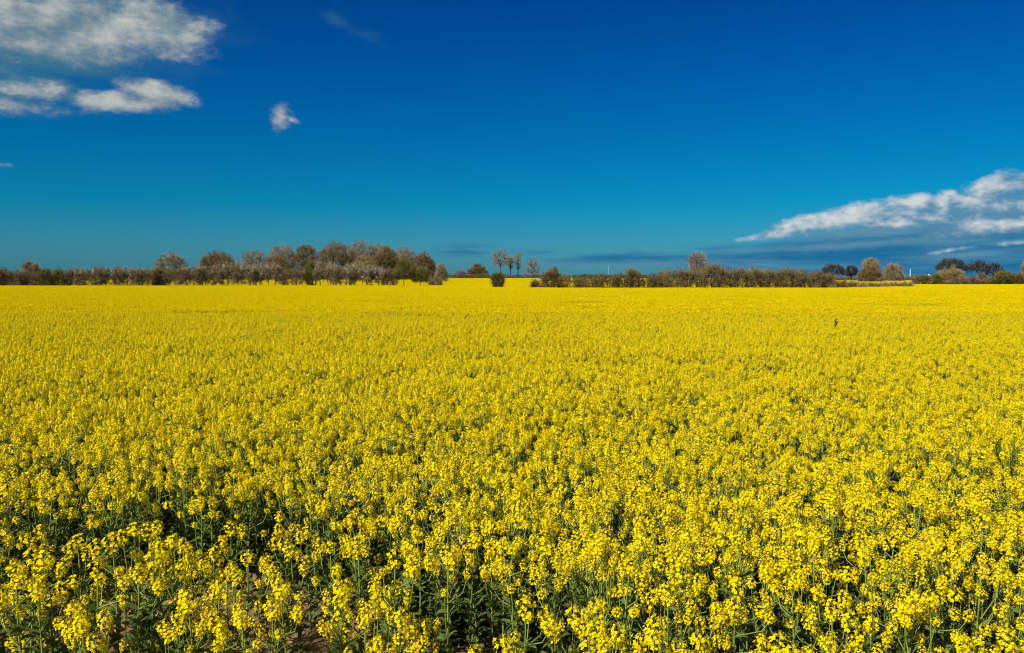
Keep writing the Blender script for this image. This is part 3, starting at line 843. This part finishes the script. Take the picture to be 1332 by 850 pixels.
def merge(parts):
    vs, fs, ms, n = [], [], [], 0
    for v, f, m in parts:
        vs.append(v); fs.append(f + n); ms.append(m); n += len(v)
    return np.concatenate(vs), np.concatenate(fs), np.concatenate(ms)


def xf(arr, x, y, a, s, sz):
    v, f, m = arr
    c, s_ = math.cos(a), math.sin(a)
    w = np.stack([(v[:, 0] * c - v[:, 1] * s_) * s + x, (v[:, 0] * s_ + v[:, 1] * c) * s + y, v[:, 2] * sz], 1)
    return w, f, m


def scatter(side, dens, rng):
    """jittered grid over a square patch"""
    k = max(1, int(round(side * math.sqrt(dens))))
    g = (np.stack(np.meshgrid(np.arange(k), np.arange(k)), -1).reshape(-1, 2) + 0.5) / k - 0.5
    return (g + rng.uniform(-0.42, 0.42, g.shape) / k) * side


def patch_near(side, dens, rng):
    out = []
    for x, y in scatter(side, dens, rng):
        out.append(xf(PL[rng.integers(len(PL))], x, y, rng.uniform(0, 6.28), rng.uniform(0.85, 1.15), rng.uniform(0.76, 1.08)))
    return merge(out)


def patch_far(side, heads_m2, size, rng, flakes=13):
    """for the distance: every head a knot of petals, with stalks and leaves beneath"""
    mb = MB()
    p = scatter(side, heads_m2, rng); n = len(p)
    z = 0.99 - np.abs(rng.normal(size=n)) * 0.15 - (rng.random(n) < 0.25) * rng.uniform(0, 0.15, n)
    c = np.column_stack([p, z])
    q = np.repeat(c, flakes, 0); o = rng.normal(size=q.shape); o /= np.linalg.norm(o, axis=1)[:, None]; o[:, 2] = o[:, 2] * 1.1
    q = q + o * size * rng.uniform(0.5, 1.05, len(q))[:, None]
    # petal faces that look outwards
    a = np.cross(o, rng.normal(size=q.shape)); a /= np.linalg.norm(a, axis=1)[:, None]; b_ = np.cross(o, a)
    sz = (size * 0.46 * rng.uniform(0.7, 1.2, len(q)))[:, None]
    v = np.stack([q - a * sz, q - b_ * sz, q + a * sz, q + b_ * sz], 1)
    mb.add(v.reshape(-1, 3), np.arange(len(q) * 4).reshape(-1, 4), 0)
    mb.ribbons(np.column_stack([p * 0.99, np.full(n, 0.30)]), c, 0.003, 0.002, rng, 2)
    nl = int(n * 1.6)
    pl = np.column_stack([rng.uniform(-side / 2, side / 2, (nl, 2)), rng.uniform(0.25, 0.66, nl)])
    mb.flakes(pl, 0.06, rng, 3)
    return mb.arrays()


protos = bpy.data.collections.new("rape_prototypes")      # sources for the crop's instances, not in the scene itself
def proto(k, arr):
    o = bpy.data.objects.new("rape_proto_%03d" % k, np_mesh("rape_proto_%03d" % k, *arr, RP)); protos.objects.link(o)
PROTO, k = {}, 0
for grp, arrs in (
    ('single', PL), ('front', PLF), ('low', LOW),
    ('near', [patch_near(1.5, 26, np.random.default_rng(300 + i)) for i in range(5)]),
    ('mid', [patch_far(2.4, 168, 0.028, np.random.default_rng(400 + i), 16) for i in range(4)]),
    ('far', [patch_far(5.0, 66, 0.036, np.random.default_rng(500 + i), 10) for i in range(3)]),
):
    PROTO[grp] = (k, len(arrs))
    for arr in arrs: proto(k, arr); k += 1


def hnoise(x, y):
    return 0.5 * np.sin(x * 0.55 + 1.1 * np.sin(y * 0.31)) * np.sin(y * 0.43 + 0.8) + 0.3 * np.sin(x * 1.7 + y * 0.9) + 0.2 * np.sin(x * 3.1 - y * 2.3)


pts, att = [], []          # positions; (index, rotation, scale xy, scale z)
rk = np.random.default_rng(9)


def put(x, y, grp, sxy=1.0, sz=1.0, rot=None):
    a, n = PROTO[grp]
    pts.append((x, y, float(ground_z(x, y))))
    att.append((a + int(rk.integers(n)), rk.uniform(0, 6.28) if rot is None else rot, sxy, sz))


# --- the front of the field: single plants
def wall_y(x, y):
    """where the dense crop begins: further back on the left, over bare soil"""
    s = x / np.maximum(y, 1) * F_PX + CX
    return np.interp(s, [-200, 0, 330, 430, 640, 760, 1400], [5.7, 5.75, 5.85, 5.5, 4.7, 3.9, 3.75])


cand = []
gs = 0.195
for yy in np.arange(3.45, 9.0, gs):
    lim = 0.62 * yy + 2.6
    for xx in np.arange(-lim, lim, gs):
        x, y = xx + rk.uniform(-.09, .09), yy + rk.uniform(-.09, .09)
        s = x / y * F_PX + CX; w = wall_y(x, y)
        if y < w:
            soilness = float(np.interp(s, [0, 430, 700, 900], [0.30, 0.32, 0.55, 0.8]))
            if rk.random() > soilness: continue
            h = rk.uniform(0.50, 0.80) if s < 640 else rk.uniform(0.6, 0.90)
            if s < 560 and rk.random() < 0.55: h *= rk.uniform(0.38, 0.6)
            front = True
        else:
            h = 0.90 + 0.06 * hnoise(x, y) + rk.uniform(-.16, .12) - 0.10 * float(np.clip(1 - (y - w) / 1.2, 0, 1)) * (s < 700)
            front = False
        cand.append((x, y, h, front, s))
# plants whose heads stand out one by one in the photograph: (px, py of the top head, distance)
for px, py, yd in [(27, 724, 4.2), (12, 742, 4.0), (55, 724, 4.1), (97, 697, 4.4), (144, 700, 4.3), (110, 740, 4.0), (173, 682, 4.5), (202, 680, 4.5), (222, 698, 4.4),
                   (165, 745, 4.1), (187, 728, 4.2), (312, 723, 4.3), (288, 752, 4.1), (270, 768, 4.0), (246, 785, 4.0), (220, 808, 4.0), (266, 815, 4.0), (121, 806, 3.9),
                   (38, 762, 4.0), (58, 776, 4.1), (82, 790, 3.9), (92, 752, 4.1), (312, 810, 3.9), (345, 800, 3.9), (367, 770, 4.0), (440, 790, 3.9), (476, 812, 3.8), (525, 713, 4.4),
                   (465, 700, 4.6), (510, 730, 4.2), (482, 777, 4.0), (512, 800, 3.9), (583, 722, 4.3), (430, 708, 4.5), (380, 710, 4.5)]:
    z = top_z(py, yd)
    cand.append((gx(px, yd), yd, z, True, px))
vis = sorted([c_ for c_ in cand if -12 < c_[4] < 1344], key=lambda c_: c_[1])
heroes = set(id(c_) for c_ in vis[:300])
ZN = [(0, 330, "left, over bare reddish soil"), (330, 560, "left of centre, over patchy soil"), (560, 780, "in the middle"), (780, 1060, "right of centre"), (1060, 1400, "in the right corner")]
first_made = {}


def hero(x, y, h, front, s):
    key = ('f' if front else 'w', int(rk.integers(len(FRONT_SPECS if front else SPECS))))
    specs = FRONT_SPECS if front else SPECS
    Hs = 0.9 if front else 1.0
    sz = h / Hs; sxy = min(1.12, max(0.78, sz * 1.08)) if front else rk.uniform(0.88, 1.1)
    zone = next(z for a, b_, z in ZN if a <= max(0, min(1399, s)) < b_)
    tall = "tall" if h > 0.86 else ("short" if h < 0.60 else "medium-high")
    depth = "front-row" if y < 4.3 else "second-row"
    label = f"{tall} {depth} yellow rape plant {zone}"
    root = thing("rape_plant", label, "rape plant", (x, y, float(ground_z(x, y))), rk.uniform(0, 6.28), f"{tall} {depth} rape plants {zone}")
    if key not in first_made:
        st, lf, heads = specs[key[1]]
        a = obj("stem", st.mesh("stem", RP), root); b_ = obj("foliage", lf.mesh("foliage", RP), root)
        hs = []
        for p, d, sc, hv in heads:
            o = obj("flower_head", head_me[hv], root)
            hs.append((o, p, d, sc))
        first_made[key] = (a, b_, hs)
        na, nb_, nh = a, b_, [q[0] for q in hs]
    else:
        a, b_, hs = first_made[key]
        na, nb_ = a.copy(), b_.copy(); nh = [q[0].copy() for q in hs]
        for o in (na, nb_, *nh): COL.objects.link(o); o.parent = root
    for o in (na, nb_): o.scale = (sxy, sxy, sz)
    for o, (_, p, d, sc) in zip(nh, hs):
        o.location = (p[0] * sxy, p[1] * sxy, p[2] * sz)
        o.rotation_euler = Matrix(rot_to(d)).to_euler()
        k_ = sc * rk.uniform(0.9, 1.12) * (0.92 if sz < .6 else 1.0); o.scale = (k_, k_, k_)


for c_ in cand:
    if id(c_) in heroes: hero(*c_)
    else: put(c_[0], c_[1], 'front' if c_[3] else 'single', rk.uniform(.88, 1.1), c_[2] / (0.9 if c_[3] else 1.0))


for i in range(1500):
    yy = rk.uniform(3.6, 9.0); xx = rk.uniform(-.64 * yy - 1, .64 * yy + 1); ss = xx / yy * F_PX + CX
    if yy > wall_y(xx, yy) + 0.3 or 0.45 + 0.5 * hnoise(xx * 1.9 + 3, yy * 2.3) > rk.uniform(0.3, 0.95): put(xx, yy, 'low', rk.uniform(.8, 1.3), rk.uniform(.6, 1.2))


def lattice(y0, y1, side, xlim):
    for yy in np.arange(y0 + side / 2, y1, side * 0.96):
        lim = xlim(yy)
        for xx in np.arange(-lim, lim, side * 0.96):
            yield xx + rk.uniform(-.06, .06) * side, yy + rk.uniform(-.06, .06) * side


def tram(x, y):  # thin dark drill gaps and dips across the crop
    return 0.0


for yy in np.arange(4.4, 9.2, 1.42):      # the stand goes on to either side of the picture
    for kx in range(5):
        for sg in (-1, 1):
            put(sg * (0.62 * yy + 2.6 + 0.75 + kx * 1.42), yy, 'near', 1.0, rk.uniform(.86, .96), int(rk.integers(4)) * math.pi / 2)
for x, y in lattice(8.9, 34, 1.5, lambda y: 0.64 * y + 7):
    put(x, y, 'near', 1.0, 0.97 - (0.08 if (x * 0.22 + y + 3) % 17 < 1.2 else 0.0) + 0.045 * hnoise(x, y) + rk.uniform(-.03, .03), int(rk.integers(4)) * math.pi / 2 + rk.uniform(-.1, .1))
for x, y in lattice(33.6, 92, 2.4, lambda y: 0.64 * y + 8):
    put(x, y, 'mid', 1.0, 1.0 - (0.09 if (x * 0.22 + y + 3) % 17 < 1.7 else 0.0) + 0.06 * hnoise(x * .6, y * .6) + rk.uniform(-.025, .025), int(rk.integers(4)) * math.pi / 2 + rk.uniform(-.08, .08))
for x, y in lattice(91, 428, 5.0, lambda y: 0.64 * y + 12):
    e = float(edge_y(x, y)); s = x / y * F_PX + CX
    if e - 2.5 < y < e + 5.2: continue
    if y > e + 5 and (s > 1194 or (s < 575 and y > 334) or s < 60): continue
    if y > 322 and s > 1040: continue
    put(x, y, 'far', 1.0, 1.03 + 0.03 * hnoise(x * .3, y * .3), int(rk.integers(4)) * math.pi / 2)
# fill the ragged strips along the hedge with smaller patches
for x, y in lattice(110, 222, 2.4, lambda y: 0.64 * y + 12):
    e = float(edge_y(x, y)); s = x / y * F_PX + CX
    if e - 5.5 < y < e - 0.6: put(x, y, 'mid', 1.0, 1.0, int(rk.integers(4)) * math.pi / 2)
    elif e + 3.6 < y < e + 8 and s < 1190: put(x, y, 'mid', 1.0, 1.0, int(rk.integers(4)) * math.pi / 2)

pm = bpy.data.meshes.new("rape_crop")
pm.from_pydata(pts, [], [])
A = np.array(att)
def attr(nm, ty, arr, key='value'):
    a_ = pm.attributes.new(nm, ty, 'POINT'); a_.data.foreach_set(key, arr)
attr('pick', 'INT', A[:, 0].astype(np.int32))
attr('turn', 'FLOAT_VECTOR', np.column_stack([np.zeros(len(A)), np.zeros(len(A)), A[:, 1]]).astype(np.float32).ravel(), 'vector')
attr('size', 'FLOAT_VECTOR', np.column_stack([A[:, 2], A[:, 2], A[:, 3]]).astype(np.float32).ravel(), 'vector')
crop = obj("rape_crop", pm)
tag(crop, "yellow flowering rapeseed crop filling the field to the hedges", "crop", kind='stuff')
ng = bpy.data.node_groups.new("crop_instances", 'GeometryNodeTree')
ng.interface.new_socket("Geometry", in_out='INPUT', socket_type='NodeSocketGeometry')
ng.interface.new_socket("Geometry", in_out='OUTPUT', socket_type='NodeSocketGeometry')
gi, go = ng.nodes.new('NodeGroupInput'), ng.nodes.new('NodeGroupOutput')
ci = ng.nodes.new('GeometryNodeCollectionInfo'); ci.inputs['Collection'].default_value = protos
ci.inputs['Separate Children'].default_value = True; ci.inputs['Reset Children'].default_value = True
ip = ng.nodes.new('GeometryNodeInstanceOnPoints'); ip.inputs['Pick Instance'].default_value = True
ng.links.new(gi.outputs[0], ip.inputs['Points']); ng.links.new(ci.outputs[0], ip.inputs['Instance'])
for nm, ty, sock in (('pick', 'INT', 'Instance Index'), ('turn', 'FLOAT_VECTOR', 'Rotation'), ('size', 'FLOAT_VECTOR', 'Scale')):
    na = ng.nodes.new('GeometryNodeInputNamedAttribute'); na.data_type = ty; na.inputs['Name'].default_value = nm
    out = next(o for o in na.outputs if o.enabled and o.name == 'Attribute')
    if sock == 'Rotation':
        er = ng.nodes.new('FunctionNodeEulerToRotation'); ng.links.new(out, er.inputs[0]); out = er.outputs[0]
    ng.links.new(out, ip.inputs[sock])
ng.links.new(ip.outputs[0], go.inputs[0])
crop.modifiers.new("crop_instances", 'NODES').node_group = ng

# the dark weed standing above the flowers
wy = 1100 * (EYE - 1.12) / (418 - HOR)
wr = thing("weed", "dark green weed poking above the yellow flowers at right", "weed", (gx(1088, wy), wy, 0))
a = MB(); a.tube([(0, 0, 0), (.01, 0, .6), (0, 0, 1.16)], [.008, .006, .003], 5); obj("stem", a.mesh("weed_stem", ['stalk']), wr)
a = MB(); rw = np.random.default_rng(3)
for k in range(26):
    make_leaf(a, np.array([0, 0, 0.82 + 0.013 * k]), k * 2.4, rw.uniform(.05, .10), .018, rw, .2, .9)
v, f, m = a.arrays(); obj("foliage", np_mesh("weed_foliage", v, f, m * 0, ['leaf_dark']), wr)
print("instances", len(pts), "heroes", len(heroes))
